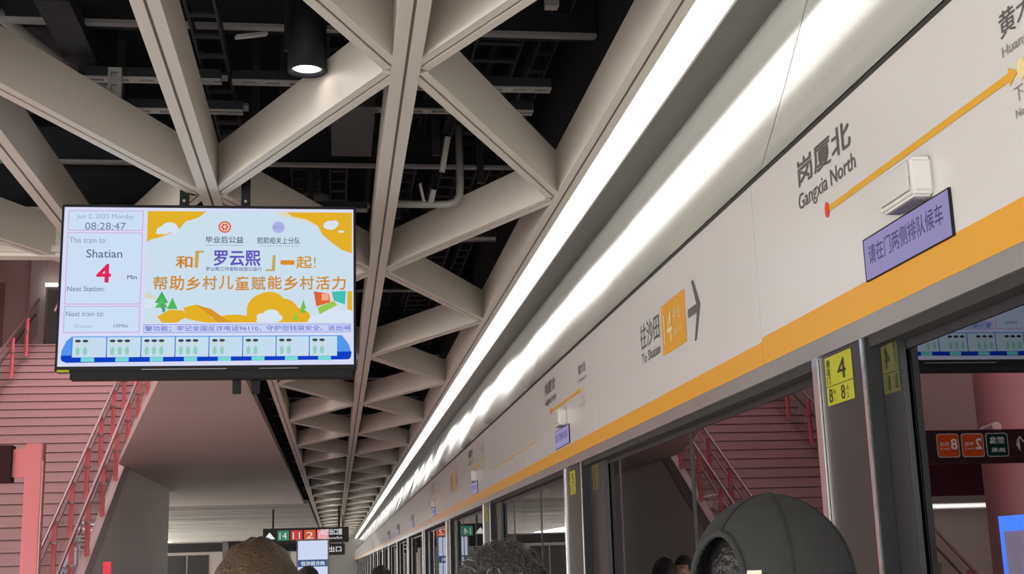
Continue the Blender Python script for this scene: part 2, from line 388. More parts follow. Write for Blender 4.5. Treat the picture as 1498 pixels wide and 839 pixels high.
# lettering on the fascia
def station_block(dy, full):
    P = panel_at(2.9+dy)
    wall_text('岗厦北', M['ink'], P, 3.035+dy, 2.535, .072, .345, bold=.018)
    wall_text('Gangxia North', M['ink'], P, 3.045+dy, 2.463, .055, .37, bold=.008)
    cy, cz = 2.862+dy, 2.427
    flat('station_dot', [(.013*math.cos(a*PI/8), .020*math.sin(a*PI/8)) for a in range(16)], M['ink_red'], P, FACE_WALL, (FX-.003, cy, cz))
    flat('route_line', [(0, -.008), (.86, -.008), (.86, -.018), (.89, .0), (.86, .018), (.86, .008), (0, .008)], M['orange_line'], panel_at(2.3+dy), FACE_WALL, (FX-.0016, 2.855+dy, 2.427))
    Q = panel_at(1.9+dy)
    if full:
        wall_text('黄木岗', M['ink'], Q, 2.008+dy, 2.503, .050, .175, bold=.006)
        wall_text('Huangmugang', M['ink_light'], Q, 2.008+dy, 2.462, .026, .19, bold=.008)
        wall_text('下一站', M['ink_light'], Q, 1.985+dy, 2.373, .030, .10, bold=.006)
        wall_text('Next Station', M['ink_light'], Q, 1.987+dy, 2.345, .016, .12, bold=.006)
        flat('station_ring', [(.014*math.cos(a*PI/8), .02*math.sin(a*PI/8)) for a in range(16)], M['ink_white'], Q, FACE_WALL, (FX-.0025, 1.952+dy, 2.427))
def line_sign(dy):
    P = panel_at(4.5+dy); Q = panel_at(4.3+dy)
    wall_text('往沙田', M['ink'], P, 4.825+dy, 2.405, .100, .30, bold=.006)
    wall_text('To Shatian', M['ink'], P, 4.815+dy, 2.350, .040, .29, bold=.008)
    b = flat('line_badge', [(0, 0), (.325, 0), (.325, .186), (0, .186)], M['orange'], P, FACE_WALL, (FX-.0012, 4.490+dy, 2.330))
    wall_text('14', M['ink_white'], P, 4.458+dy, 2.365, .112, .115, lift=.003, bold=.0)
    wall_text('号线', M['ink_white'], P, 4.325+dy, 2.428, .045, .10, lift=.003)
    wall_text('Line 14', M['ink_white'], P, 4.325+dy, 2.378, .026, .10, lift=.003)
    flat('arrow', [(0, .008), (.105, .008), (.06, .095), (.085, .095), (.152, -.002), (.085, -.112), (.06, -.112), (.105, -.022), (0, -.022)], M['ink'], P, FACE_WALL, (FX-.0015, 4.133+dy, 2.425))
def route_map(dy):
    names = ['岗厦北','黄木岗','罗湖北','布吉','石芽岭','六约北','四联','坳背','大运','嶂背','南约','宝龙','锦龙','坪山围','坪山广场','坪山中心','坑梓','沙田']
    P = panel_at(8.0+dy)
    flat('map_line', [(0, 0), (2.2, 0), (2.2, .008), (0, .008)], M['orange_line'], P, FACE_WALL, (FX-.0015, 9.75+dy, 2.31))
    for i, n in enumerate(names):
        wall_text('\n'.join(n), M['ink_light'], panel_at(9.6+dy-i*.125), 9.73+dy-i*.125, 2.34, .035*len(n), .034)
    for d in (.2, .55, .95):
        wall_text('i', M['ink'], P, 9.0-d+dy, 2.24, .04, .012)
station_block(0, True)
for dy in (4.12, 8.45, 13.0): station_block(dy, True)
line_sign(0); line_sign(8.6)
route_map(0); route_map(8.7)
# sensors + lavender header screens
def header_units(k, dy):
    word = ['nearest', 'second', 'third', 'fourth', 'fifth', 'sixth', 'seventh'][k]
    e = empty('header_screen', (FX, 2.46+dy, 2.18), f'lavender lit header screen of the {word} door above the orange band', 'screen')
    MB().box((-.006, -.213, .02), (-.0006, .205, .118)).build('bezel', M['black_plastic'], e)
    sc = MB().box((-.0075, -.209, .022), (-.006, .197, .114)).build('lit_panel', M['led'], e)
    lettering('请在门两侧排队候车', M['led_ink'], sc, FACE_WALL, (-.0095, .172, .052), .044, .36, bold=.012)
    b = empty('door_sensor', (FX, 2.395+dy, 2.345), f'white box sensor above the lavender screen of the {word} door', 'sensor')
    pr = [(-.075, -.043), (.075, -.043), (.082, -.035), (.082, .035), (.07, .045), (-.07, .045), (-.082, .035), (-.082, -.035)]
    MB().prism(pr, 'x', -.045, 0).build('housing', M['white_plastic'], b, bevel=.006)
    MB().box((-.049, -.07, -.03), (-.0445, .07, .035)).build('front_cover', M['white_panel'], b, bevel=.003)
    MB().box((-.038, -.06, -.046), (-.012, .06, -.0425)).build('lens_strip', M['grey_trim'], b)
for k, dy in enumerate((0, 4.18, 8.52, 13.2, 17.5, 21.9, 26.3)): header_units(k, dy)

# platform doors: pillars, stiles, glass ----------------------------------
mir = Matrix.Scale(-1, 3, (1, 0, 0))
def sticker(P, x, yc, zc, reflected, digit):
    w_, h_ = (.165, .118) if not (reflected and digit == '4') else (.085, .118)
    m = M['sticker_reflection'] if reflected else M['sticker']; f = FACE_WALL
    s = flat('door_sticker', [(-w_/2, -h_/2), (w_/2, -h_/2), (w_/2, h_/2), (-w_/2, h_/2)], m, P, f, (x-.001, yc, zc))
    fl = FACE_WALL @ mir if reflected else FACE_WALL; sg = -1 if reflected else 1
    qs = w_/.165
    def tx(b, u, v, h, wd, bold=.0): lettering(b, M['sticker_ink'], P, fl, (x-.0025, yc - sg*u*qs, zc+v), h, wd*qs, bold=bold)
    tx(digit, -.005, -.003, .048, .05); tx('滑\n动\n门', -.073, -.008, .060, .022, .01)
    tx('8', -.068, -.053, .034, .022); tx('8', .008, -.053, .034, .022); tx('A\n1', -.038, -.053, .030, .012); tx('A\n2', .042, -.053, .030, .012)
    MB().box((x-.002, yc-w_/2, zc-.014), (x-.001, yc+w_/2, zc-.0125)).build('sticker_rule', M['sticker_ink'], P)
ys = [2.745, 6.19, 9.98, 13.55]
while ys[-1] < 70: ys.append(ys[-1] + 3.85)
ordn = ['nearest','second','third','fourth','fifth','sixth','seventh','eighth','ninth','tenth']
for i, y0 in enumerate(ys):
    wd = .255 if i == 0 else .42
    lab = f'tall brushed steel pillar of the platform doors, {ordn[i]} from the camera' if i < 10 else 'far brushed steel pillar of the platform doors near the platform end'
    e = empty('steel_pillar', (FX, y0, 0), lab, 'pillar', 'steel pillars of the platform doors')
    MB().box((.0, 0, 0), (.060, wd, 2.083)).build('pillar_body', M['steel'], e, bevel=.004)
    MB().box((-.006, wd, 0), (.02, wd+.034, 2.083)).build('edge_trim', M['steel_bright'], e)
    MB().box((-.001, -.012, 0), (.010, 0, 2.083)).build('edge_trim', M['steel_bright'], e)
    MB().box((.002, -.024, 0), (.056, -.012, 2.083)).build('rubber_seal', M['rubber'], e)
    st = MB().box((.037, -.40 if i else -.118, 0), (.056, -.024, 2.08)).build('door_stile', M['steel_dark'], e, bevel=.003)
    if i < 8:
        sticker(e, 0, wd*.52, 2.013 if i == 0 else 1.995, False, str(4+i))
        sticker(e, .037, -.20 if i else -.072, 2.008 if i == 0 else 1.995, True, str(4+i))  # mirrored copy on the stile, drawn as the sticker's reflection
    # glazed bay on the near side of this pillar
near = -2.0
GX = FX+.060
allp = [(-2.2)] + ys + [YE-1]
for i in range(len(allp)-1):
    a = allp[i] + (.26 if i == 0 else (.255 if i == 1 else .42)); b = allp[i+1] - .02
    if b-a < .5: continue
    lab = f'glass screen door bay, {ordn[i]} along the platform from the camera' if i < 10 else 'far glass screen door bay near the platform end'
    e = empty('glass_screen_door', (GX, a, 0), lab, 'platform door', 'glass bays of the platform doors')
    L = b-a; cuts = [0, L*.36, L*.72, L] if i else [0, L*.5, L]
    if i == 1: cuts = [0, 4.40-a, 5.56-a, L]
    for c0, c1 in zip(cuts[:-1], cuts[1:]):
        MB().box((0, c0+.012, .12), (.012, c1-.012, 2.0395)).build('glass_pane', M['glass'], e)
    for c in cuts[1:-1]: MB().box((-.003, c-.014, .1), (.03, c+.014, 2.0395)).build('stile', M['steel_dark'], e)
    MB().box((-.01, 0, 0), (.03, L, .12)).build('kick_rail', M['steel'], e)
# tunnel behind the doors
tn = empty('wall_tunnel', (0,0,0), kind='structure')
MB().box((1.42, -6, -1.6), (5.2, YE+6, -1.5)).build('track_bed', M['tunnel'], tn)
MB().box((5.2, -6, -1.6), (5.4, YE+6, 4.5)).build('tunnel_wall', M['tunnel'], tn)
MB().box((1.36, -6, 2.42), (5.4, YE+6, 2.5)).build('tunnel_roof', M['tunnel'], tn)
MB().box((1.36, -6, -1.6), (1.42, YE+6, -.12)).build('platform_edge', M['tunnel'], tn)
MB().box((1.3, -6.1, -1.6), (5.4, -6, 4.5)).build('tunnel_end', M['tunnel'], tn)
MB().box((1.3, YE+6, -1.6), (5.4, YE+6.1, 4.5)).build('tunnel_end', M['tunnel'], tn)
# far end of the platform
wf = empty('wall_far', (0,0,0), kind='structure')
MB().box((-9.6, YE, 0), (1.6, YE+.2, 5.4)).build('end_wall', mat('end_wall', (.42, .40, .38), .6), wf)
MB().box((-9.6, YE-.5, 2.75), (-.3, YE-.4, ZC-.05)).build('dark_bulkhead', M['void'], wf)
for i in range(9): MB().box((-9.3+i*.95, YE-.7, 0), (-8.85+i*.95, YE-.5, 2.7)).build('wall_panel', M['soffit'] if i % 3 else M['steel_dark'], wf)

# ------------------------------------------------------------ downlights
def downlight():
    e = empty('downlight', (0,0,0), None, 'light', None)
    mb = MB(); n = 28; R_ = .079
    vs = []; 
    for (r, z) in ((R_, .42), (R_, 0), (R_-.006, -.002), (R_-.014, .0), (R_-.018, .03)):
        vs += [(r*math.cos(2*PI*k/n), r*math.sin(2*PI*k/n), z) for k in range(n)]
    fs = [(j*n+k, j*n+(k+1) % n, (j+1)*n+(k+1) % n, (j+1)*n+k) for j in range(4) for k in range(n)]
    fs.append(tuple(range(n)))
    MB().add(vs, fs).build('housing', mat('lamp_housing', (.010, .010, .014), .6, spec=.3), e, True)
    MB().add([((R_-.016)*math.cos(2*PI*k/n), (R_-.016)*math.sin(2*PI*k/n), .018) for k in range(n)], [tuple(range(n))]).build('lamp_lens', M['lamp'], e)
    MB().tube([(0,0,.42), (0,0,1.6)], .008, 6).build('stem', M['void_steel'], e)
    return e
proto = downlight()
words = ['nearest','second','third','fourth','fifth','sixth','seventh','eighth','ninth','tenth','eleventh','twelfth']
for k in range(12):
    y = 4.95 + 3.36*k
    o = proto if k == 0 else proto.copy()
    if k: 
        C.objects.link(o)
        for ch in [c for c in proto.children]:
            c2 = ch.copy(); C.objects.link(c2); c2.parent = o
    o.location = (-.115 if k == 0 else -.20, y, EYE+2.0)
    o['label'] = f'round ceiling downlight in the left triangles of the ceiling grid, {words[k]} from the camera'; o['group'] = 'round downlights in the ceiling grid'
dr = empty('ceiling_loudspeaker', (-.145, 8.35, EYE+2.26), 'pale grey drum loudspeaker in the ceiling just above the hanging screen', 'loudspeaker')
pts = [(0,0,0), (0,0,.18), (0,0,.205), (0,0,.215)]
MB().tube(pts, [.13, .13, .12, .06], 28).build('drum', M['grey_trim'], dr, False)
MB().tube([(0,0,.2), (0,0,1.2)], .01, 6).build('stem', M['void_steel'], dr)

# ------------------------------------------------------------ hanging display
TY = 6.15; TX0, TX1 = -1.313, .103; TZ0, TZ1 = EYE+.948, EYE+1.770
tv = empty('hanging_display', ((TX0+TX1)/2, TY, TZ0), 'large black framed passenger information screen hanging from the ceiling grid', 'screen')
W_, H_ = TX1-TX0, TZ1-TZ0
MB().box((-W_/2, 0, 0), (W_/2, .07, H_)).build('frame', M['black_plastic'], tv, bevel=.004)
MB().box((-W_/2+.07, .005, -.038), (W_/2-.015, .075, 0)).build('lower_housing', M['black_plastic'], tv, bevel=.003)
MB().box((-W_/2+.40, -.002, .006), (W_/2-.62, .0, .010)).build('slot', M['flange'], tv); MB().box((-W_/2+.95, -.002, .007), (W_/2-.28, .0, .010)).build('slot', M['flange'], tv)
MB().box((-W_/2+.012, -.003, -.004), (-W_/2+.068, .0, .008)).build('asset_label', M['sticker'], tv)
for x in (-.135, .163):
    p = MB().box((x-.022, .03, H_), (x+.022, .06, H_+.62)).build('hanger', M['black_plastic'], tv)
    MB().tube([(x, .028, H_+.03), (x, .024, H_+.03)], .007, 8).build('bolt', M['galv'], p)
MB().box((-.2, .07, .25), (.24, .10, .6)).build('wall_plate', M['black_plastic'], tv)
for x in (.13, .22): MB().box((x-.02, .09, -.10), (x+.02, .12, .2)).build('rear_bracket', M['black_plastic'], tv)
# the picture: u 0..1 left to right, v 0..1 top to bottom
SX0 = -W_/2+.013; SW = W_-.026; SZ1 = H_-.016; SH = H_-.040
def em(c, s=1.0):
    key = f'px_{c[0]}_{c[1]}_{c[2]}'
    if key not in M: M[key] = emis('screen_colour', srgb(*c), s)
    return M[key]
scr = MB().box((SX0, -.003, SZ1-SH), (SX0+SW, -.0005, SZ1)).build('lit_panel', em((214, 218, 246)), tv)
LAY = [0]
def uv(u, v): return (SX0 + u*SW, SZ1 - v*SH)
def cpx(x, y): return ((x-40)/1225., (y-66)/679.)      # picture measured on the enlarged display
def gpoly(pts, col, layer=1, name='screen_graphic'):
    vs = [(uv(*cpx(x, y))[0], -.003-.0008*layer, uv(*cpx(x, y))[1]) for x, y in pts]
    return MB().add(vs, [tuple(range(len(vs)))]).build(name, em(col), scr)
def grect(x0, y0, x1, y1, col, layer=1, name='screen_graphic'): return gpoly([(x0,y0),(x1,y0),(x1,y1),(x0,y1)], col, layer, name)
def gtext(b, x0, y0, x1, y1, col, layer=4, bold=0.0, shear=0):
    a = uv(*cpx(x0, y1)); c = uv(*cpx(x1, y0))
    return lettering(b, em(col), scr, FACE_CAM, (a[0], -.003-.0008*layer, a[1]), c[1]-a[1], c[0]-a[0], bold=bold, shear=shear)
def blob(circles, col, layer, name='screen_graphic'):
    mb = MB()
    for j, (cx, cy, rx, ry) in enumerate(circles):
        vs = []
        for k in range(20):
            x, y = cx+rx*math.cos(k*PI/10), cy+ry*math.sin(k*PI/10)
            x = min(max(x, 386), 1259); y = min(max(y, 81), 564)
            a = uv(*cpx(x, y)); vs.append((a[0], -.003-.0008*layer-.00005*j, a[1]))
        mb.add(vs, [tuple(range(20))])
    return mb.build(name, em(col), scr)
for (x0, y0, x1, y1) in ((57,80,368,168), (57,176,368,485), (57,492,368,605)):
    grect(x0, y0, x1, y1, (205, 160, 205), 1); grect(x0+3, y0+3, x1-3, y1-3, (204, 222, 244), 2)
gtext('Jun 2, 2025 Monday', 92, 96, 330, 122, (150,165,180)); gtext('08:28:47', 128, 133, 296, 165, (120,130,150))
gtext('This train to:', 66, 198, 218, 222, (140,150,165)); gtext('Shatian', 138, 250, 286, 286, (105,115,145), bold=.008)
gtext('4', 182, 312, 243, 393, (222, 40, 92), bold=.022); gtext('Min', 310, 360, 350, 378, (90,100,115), bold=.01)
gtext('Next Station:', 66, 408, 218, 430, (125,135,150), bold=.01); gtext('Next train to:', 66, 514, 220, 536, (125,135,150))
gtext('Shatian', 102, 570, 176, 584, (165,175,190)); gtext('10Min', 262, 569, 320, 584, (130,140,155), bold=.01)
grect(385, 80, 1260, 565, (203, 222, 236), 1)
Y1c, Y2c, WH = (226, 176, 40), (232, 205, 120), (214, 228, 242)
gpoly([(386,81),(632,81),(600,108),(545,126),(520,160),(490,176),(440,196),(405,205),(386,216)], Y1c, 3)
gpoly([(975,81),(1259,81),(1259,262),(1215,248),(1170,215),(1130,180),(1110,140),(1060,112),(1000,100)], Y1c, 3)
gpoly([(930,81),(1000,81),(1110,112),(1120,150),(1050,118),(960,100)], (222,214,180), 2)
blob([(455,165,30,18),(480,150,32,20),(500,165,20,16),(440,175,18,8)], WH, 4)
blob([(1165,138,30,20),(1185,130,16,14),(1150,142,16,10),(1212,166,14,5)], WH, 4)
blob([(900,510,90,75),(960,520,70,60),(870,530,60,40),(1010,540,70,40),(760,560,90,30),(700,560,60,18)], Y1c, 3)
blob([(905,500,75,70)], (232,186,60), 2)
gpoly([(438,538),(490,508),(545,512),(560,540),(520,564),(460,564)], Y1c, 4); gpoly([(545,500),(600,486),(650,505),(664,545),(640,564),(560,548)], Y1c, 4)
gpoly([(600,490),(660,505),(720,548),(750,562),(690,562),(640,520)], (214,150,40), 5)
blob([(880,540,28,16),(915,530,34,22),(940,545,22,16),(900,556,50,12)], WH, 5)
blob([(400,460,20,26),(420,470,16,22)], (214,214,190), 2); blob([(400,480,40,20)], WH, 3)
blob([(1130,560,60,30),(1180,535,50,30),(1220,550,44,28),(1240,530,24,20)], WH, 5)
gpoly([(1238,430),(1259,430),(1259,520),(1238,516)], Y1c, 3)
for (x, y, w, h, c) in ((455,430,28,50,(70,175,90)), (455,455,26,45,(90,190,100)), (500,456,22,50,(80,185,95)), (1050,466,12,40,(110,190,80)), (1016,518,12,38,(140,200,70)), (1048,495,14,28,(110,190,80))):
    gpoly([(x,y),(x+w,y+h),(x-w,y+h)], c, 5)
gpoly([(448,485),(470,480),(472,516),(462,522)], (80,165,110), 5)
gpoly([(1094,430),(1160,440),(1165,478),(1105,496)], (222,100,50), 6); gpoly([(1170,432),(1232,428),(1228,488),(1180,470)], (70,190,180), 6); gpoly([(1160,440),(1172,432),(1180,470),(1165,478)], (235,215,190), 6)
gpoly([(1110,500),(1180,472),(1195,490),(1120,530)], (150,200,80), 6); grect(1128, 440, 1158, 470, (240,170,150), 7)
blob([(712,149,27,26)], (222,90,70), 4); blob([(712,149,21,20)], (240,200,190), 5)
for a in range(6): blob([(712+11*math.cos(a*PI/3), 149+11*math.sin(a*PI/3), 5, 5)], (215,80,60), 6)
blob([(941,149,27,26)], (172,178,228), 4); gtext('相关上分队', 920, 142, 962, 154, (130,136,205), 5)
gtext('毕业后公益', 632, 190, 792, 220, (70,80,90), bold=.012); gtext('Graduation Charity Foundation', 632, 225, 790, 234, (120,130,140))
gtext('熙熙相关上分队', 850, 193, 1034, 223, (75,85,95), bold=.008); gtext('Xi Xi public welfare team group', 862, 228, 1030, 236, (130,140,150))
gtext('和', 508, 276, 580, 330, (208, 132, 40), bold=.022); 
gpoly([(590,254),(628,254),(626,262),(606,262),(602,328),(588,328)], (196,165,90), 4)
gtext('罗云熙', 668, 252, 866, 320, (98, 84, 190), bold=.022)
gtext('罗云熙工作室粉丝团公益行', 636, 324, 872, 342, (120,120,170), bold=.02)
gpoly([(918,272),(930,272),(928,342),(888,342),(890,334),(914,334)], (196,165,90), 4)
gtext('一', 950, 294, 1012, 314, (215,140,45), bold=.06); gtext('起', 1018, 274, 1086, 330, (205,150,60), bold=.02); gtext('!', 1094, 280, 1102, 326, (190,160,90))
for i, ch in enumerate('帮助乡村儿童赋能乡村活力'):
    x = 418 + i*68.5; r_ = random.Random(i)
    gtext(ch, x, 364+r_.uniform(-3, 3), x+60, 424+r_.uniform(-3, 3), (208, 140, 52) if i % 3 else (196,146,76), 8, bold=.018)
grect(384, 571, 1253, 607, (110,120,215), 2); grect(386, 573, 1251, 605, (200,210,244), 3)
gtext('警功能；牢记全国反诈电话96110，守护您钱袋安全。进出闸', 390, 577, 1249, 602, (104,110,205), 4, bold=.01)
gpoly([(95,620),(1215,620),(1245,660),(1256,700),(1250,722),(75,730),(52,715),(55,680),(72,640)], (84,150,236), 1)
gpoly([(53,700),(1256,690),(1253,715),(1240,724),(75,730),(56,722)], (16,62,196), 2)
for i in range(8):
    x0 = 98+i*140; x1 = x0+(136 if i < 7 else 116)
    grect(x0-3, 622, x0, 708, (60,96,190), 3); grect(x0, 624, x1, 708, (196,220,238), 3)
    n = 3 if 1 <= i <= 3 else 2
    for j in range(n):
        cx = x0+22+j*30
        blob_ = [(cx, 0)]
        mb = MB()
        def disc(cx, cy, rx, ry, L):
            vs = []
            for k in range(12):
                a = uv(*cpx(cx+rx*math.cos(k*PI/6), cy+ry*math.sin(k*PI/6))); vs.append((a[0], -.003-.0008*L, a[1]))
            return vs
        MB().add(disc(cx, 650, 9, 10, 4), [tuple(range(12))]).build('passenger_icon', em((205,215,215)), scr)
        MB().add(disc(cx, 640, 12, 6, 5), [tuple(range(12))]).build('passenger_icon', em((60,70,80)), scr)
        MB().add(disc(cx, 682, 9, 18, 4), [tuple(range(12))]).build('passenger_icon', em((150,205,190)), scr)
    grect(x0+36, 709, x0+90, 727, (120,214,214), 4)

# ------------------------------------------------------------ staircase
SXL, SXR, SY0, RISE, GO = -7.1, -3.67, 17.44, .203, .3625
NST = 33
st = empty('staircase', (-5.4, SY0, 0), 'wide red granite staircase climbing away behind the hanging screen', 'staircase')
o = (5.4, -SY0, 0)
tread = None
for i in range(NST):
    if tread is None:
        tr_ = MB(); tr_.box((SXL+5.4, 0, 0), (SXR+5.4-.12, 1.0, RISE-.035)); a_ = tr_.build('stair_step', M['stone'], st)
        n_ = MB().box((SXL+5.4, -.022, RISE-.035), (SXR+5.4-.12, 1.0, RISE)).build('nosing', M['stone'], a_)
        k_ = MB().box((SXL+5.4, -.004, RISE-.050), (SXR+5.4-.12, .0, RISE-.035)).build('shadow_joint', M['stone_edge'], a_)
        tread = a_
    else:
        a_ = tread.copy(); C.objects.link(a_); a_.parent = st
        for ch in (n_, k_):
            c_ = ch.copy(); C.objects.link(c_); c_.parent = a_
    a_.location = (0, i*GO, i*RISE)
TOPY = SY0+NST*GO; TOPZ = NST*RISE
slope = RISE/GO
# side wall with stringer
mb = MB(); mb.prism([(0, -.02), (TOPY-SY0, -.02), (TOPY-SY0, TOPZ-.05), (0, -.05)], 'x', SXR+5.4-.10, SXR+5.4)
mb.prism([(-.3, 0), (12.5, 0), (12.5, 12.5*slope), (-.3, 0)], 'x', SXR+5.4-.12, SXR+5.4-.10)
mb.build('side_wall', mat('side_wall_paint', (.80, .76, .73), .5), st)
mb = MB().prism([(0, 0), (TOPY-SY0, (TOPY-SY0)*slope), (TOPY-SY0, (TOPY-SY0)*slope+.34), (0, .34)], 'x', SXR+5.4-.12, SXR+5.4+.015)
mb.build('stringer', mat('stringer_grey', (.45, .40, .385), .5), st)
def railing(x, z_off, mats, y0=0.5, y1=11.6, dbl=False):
    e = empty('handrail', (0,0,0)); e.parent = st
    y = y0
    while y < y1:
        zb = y*slope+.3
        MB().box((x-.035, y-.02, zb), (x+.035, y+.02, zb+.85)).build('post', M['redlit_post'], e)
        MB().box((x-.05, y-.03, zb+.52), (x+.05, y+.03, zb+.55)).build('clamp', M['rail'], e)
        y += 1.15
    MB().tube([(x, y0-.3, (y0-.3)*slope+1.22), (x, y1, y1*slope+1.22)], .028, 10).build('top_rail', M['rail'], e)
    MB().tube([(x-.06, y0-.3, (y0-.3)*slope+.88), (x-.06, y1, y1*slope+.88)], .022, 10).build('lower_rail', M['rail'], e)
    MB().add([(x+.0, y0, y0*slope+.42), (x, y1, y1*slope+.42), (x, y1, y1*slope+1.15), (x, y0, y0*slope+1.15)], [(0,1,2,3)]).build('glass_panel', M['rail_glass'], e)
railing(SXR+5.4-.05, 0, None); railing(SXR+5.4-.42, 0, None, 1.1, 11.8)
railing(SXL+5.4+.5, 0, None, .3, 11.6)
# hooked end of the upper rail
pts = [(SXL+5.4+1.0, 10.9, TOPZ+.6), (SXL+5.4+1.0, 11.7, TOPZ+1.28), (SXL+5.4+1.0, 12.2, TOPZ+1.33), (SXL+5.4+1.0, 12.5, TOPZ+1.1), (SXL+5.4+1.0, 12.3, TOPZ+.8)]
MB().tube(pts, .035, 10).build('rail_end', M['rail'], st, True)
# concourse level above
up = empty('wall_concourse', (0,0,0), kind='structure')
MB().box((-16, TOPY+.05, ZC+.10), (-1, TOPY+.15, TOPZ-.35)).build('under_landing_wall', M['soffit'], up)
MB().box((-16, TOPY, TOPZ-.35), (-1, 40, TOPZ)).build('landing', M['stone'], up)
MB().box((-16, 34, TOPZ), (-7.95, 34.2, 9.9)).build('wall_panel', M['pinkwall'], up)
MB().box((-7.6, 34, TOPZ+2.5), (-1, 34.2, 9.9)).build('wall_panel', M['pinkwall'], up)
MB().box((-7.95, 33.9, TOPZ), (-7.55, 34.2, 9.9)).build('white_pier', M['white_panel'], up)
MB().box((-16, 33.9, TOPZ), (-8.6, 34.0, TOPZ+2.5)).build('red_panel', mat('pink_panel', (.40, .22, .22), .5), up)
MB().box((-16, 38, TOPZ), (-1, 38.2, 9.9)).build('back_wall', M['grey_trim'], up)
for z in (1.1, 1.45, 2.0): MB().tube([(-7.5, 36, TOPZ+z), (-1, 36, TOPZ+z)], .035, 8).build('guard_rail', M['grey_trim'], up)
MB().box((-16, 6, 9.9), (-.9, 40, 10.0)).build('hall_ceiling', M['pinkwall'], up)
MB().box((-1.05, 7.7, 5.4), (-.98, 40, 10)).build('side_wall', M['pinkwall'], up)
MB().box((-16, 7.66, 3.75), (-1.0, 7.72, 10)).build('front_wall', M['pinkwall'], up)
MB().box((-9.6, 7.7, 0), (-9.5, 34, 10)).build('stair_hall_wall', M['pinkwall'], up)
MB().box((-7.5, 33.6, TOPZ+2.35), (-7.2, 33.7, TOPZ+2.42)).build('small_lamp', M['lamp'], up)
# door sign and post at the stair foot (seen again mirrored in the glass)
sy = 10.45
sg = empty('exit_sign_board', (-3.3, sy, 2.34), 'dark red line sign board beside the red post at the stair foot', 'sign')
MB().box((-1.2, 0, 0), (.78, .12, .29)).build('board', M['signred'], sg, bevel=.004)
def icon(x, col, big, l1, l2):
    def rr(w, h, r): 
        pts = []
        for cx, cy, a0_ in ((w/2-r, h/2-r, 0), (-w/2+r, h/2-r, 90), (-w/2+r, -h/2+r, 180), (w/2-r, -h/2+r, 270)):
            for k in range(5): a = math.radians(a0_+k*22.5); pts.append((cx+r*math.cos(a), cy+r*math.sin(a)))
        return pts
    f = flat('icon_border', rr(.208, .208, .025), emis('icon_white', (.75,.62,.58), .6), sg, FACE_CAM, (x, -.002, .155))
    f2 = flat('icon', rr(.192, .192, .02), emis('icon_'+col, {'r': (.60,.075,.02), 'g': (.01,.05,.045)}[col], 1.0 if col == 'r' else .7), sg, FACE_CAM, (x, -.004, .155))
    wm = emis('icon_text', (.9,.8,.78), .8)
    if big:
        lettering(big, wm, f2, FACE_CAM, (x-.085, -.006, .12), .095, .06, bold=.02); lettering(l1, wm, f2, FACE_CAM, (x-.01, -.006, .15), .035, .085); lettering(l2, wm, f2, FACE_CAM, (x-.01, -.006, .12), .018, .085)
    else:
        lettering(l1, wm, f2, FACE_CAM, (x-.07, -.006, .165), .06, .14, bold=.02); lettering(l2, wm, f2, FACE_CAM, (x-.07, -.006, .09), .04, .13, bold=.01)
icon(.525, 'r', '8', '号线', 'Line 8'); icon(.297, 'r', '2', '号线', 'Line 2'); icon(.068, 'g', None, '综合\n交通', '换乘')
lettering('↑', M['white_plastic'], sg, FACE_CAM, (-.20, -.003, .09), .14, .1)
ps = empty('sign_post', (-2.35, sy+.05, 0), 'bright red square post standing in front of the stairs at lower left', 'post')
MB().box((-.065, -.065, 0), (.065, .065, 2.64)).build('shaft', M['redlit_post'], ps, bevel=.006)
MB().box((.066, -.066, .3), (.074, -.05, 2.5)).build('edge_strip', M['pinkpost'], ps)
MB().box((-.17, -.02, 2.38), (-.065, .02, 2.60)).build('bracket', M['redlit_post'], ps)
MB().tube([(0,0,0), (0,0,.02)], .12, 20).build('base_plate', M['steel'], ps)
col_ = empty('round_column', (-4.6, 12.6, 0), 'pink lit round column left of the stairs, seen mirrored in the door glass', 'column')
MB().tube([(0,0,0), (0,0,ZC)], .34, 40, caps=False).build('shaft', M['pinkpost'], col_, True)
MB().tube([(0,0,0), (0,0,.12)], .36, 40).build('base_ring', M['steel'], col_)
cm = empty('ceiling_camera', (-4.15, 12.2, 2.80), 'small pale bracket camera fixed to the pink column', 'camera')
MB().tube([(0,-.12,.02), (0,.16,.0)], .05, 14).build('body', M['white_plastic'], cm); MB().bar((0,.1,-.02), (-.2,.3,-.1), .03, .02).build('arm', M['white_plastic'], cm)
MB().box((-9.5, 20.4, 0), (-7.15, 20.5, 2.5)).build('pale_panel', mat('pale_panel', (.62, .62, .55), .5), up)
MB().box((-9.5, 20.2, 2.5), (-7.15, 20.5, 3.1)).build('dark_bulkhead', M['signred'], up)
fl = empty('wall_light', (-7.75, 20.12, 2.30), 'short white tube light on the pale wall left of the stairs', 'light')
MB().box((-.56, 0, 0), (.54, .06, .055)).build('tube', emis('wall_tube', (1,.97,.93), 5), fl); MB().box((-.58, .06, -.02), (.56, .28, .075)).build('housing', M['white_plastic'], fl)
rb = empty('red_alarm_box', (-3.1, 20.0-1.6, 0), 'narrow bright red help point beside the stair side wall', 'help point')
MB().box((-.05, -.05, 0), (.05, .05, 1.79)).build('column', mat('alarm_red', (.75, .02, .05), .4, emit=(.8,.02,.06), es=.35), rb, bevel=.004)
MB().box((-.05, -.056, 1.2), (.05, -.05, 1.35)).build('button_plate', M['white_plastic'], rb)
# grey equipment cabinet / lift front right of the stairs
lf = empty('lift_enclosure', (-4.2, 45, 0), 'pale grey lift enclosure far behind the stairs', 'lift')
MB().box((-1.9, 0, 0), (.4, 2.4, 2.65)).build('shell', M['soffit'], lf); 
for x in (-1.5, -.75): MB().box((x, -.04, 0), (x+.68, 0, 2.2)).build('door_leaf', M['steel'], lf)
MB().box((-1.9, -.05, 2.3), (.4, 0, 2.6)).build('lintel', M['steel_dark'], lf)

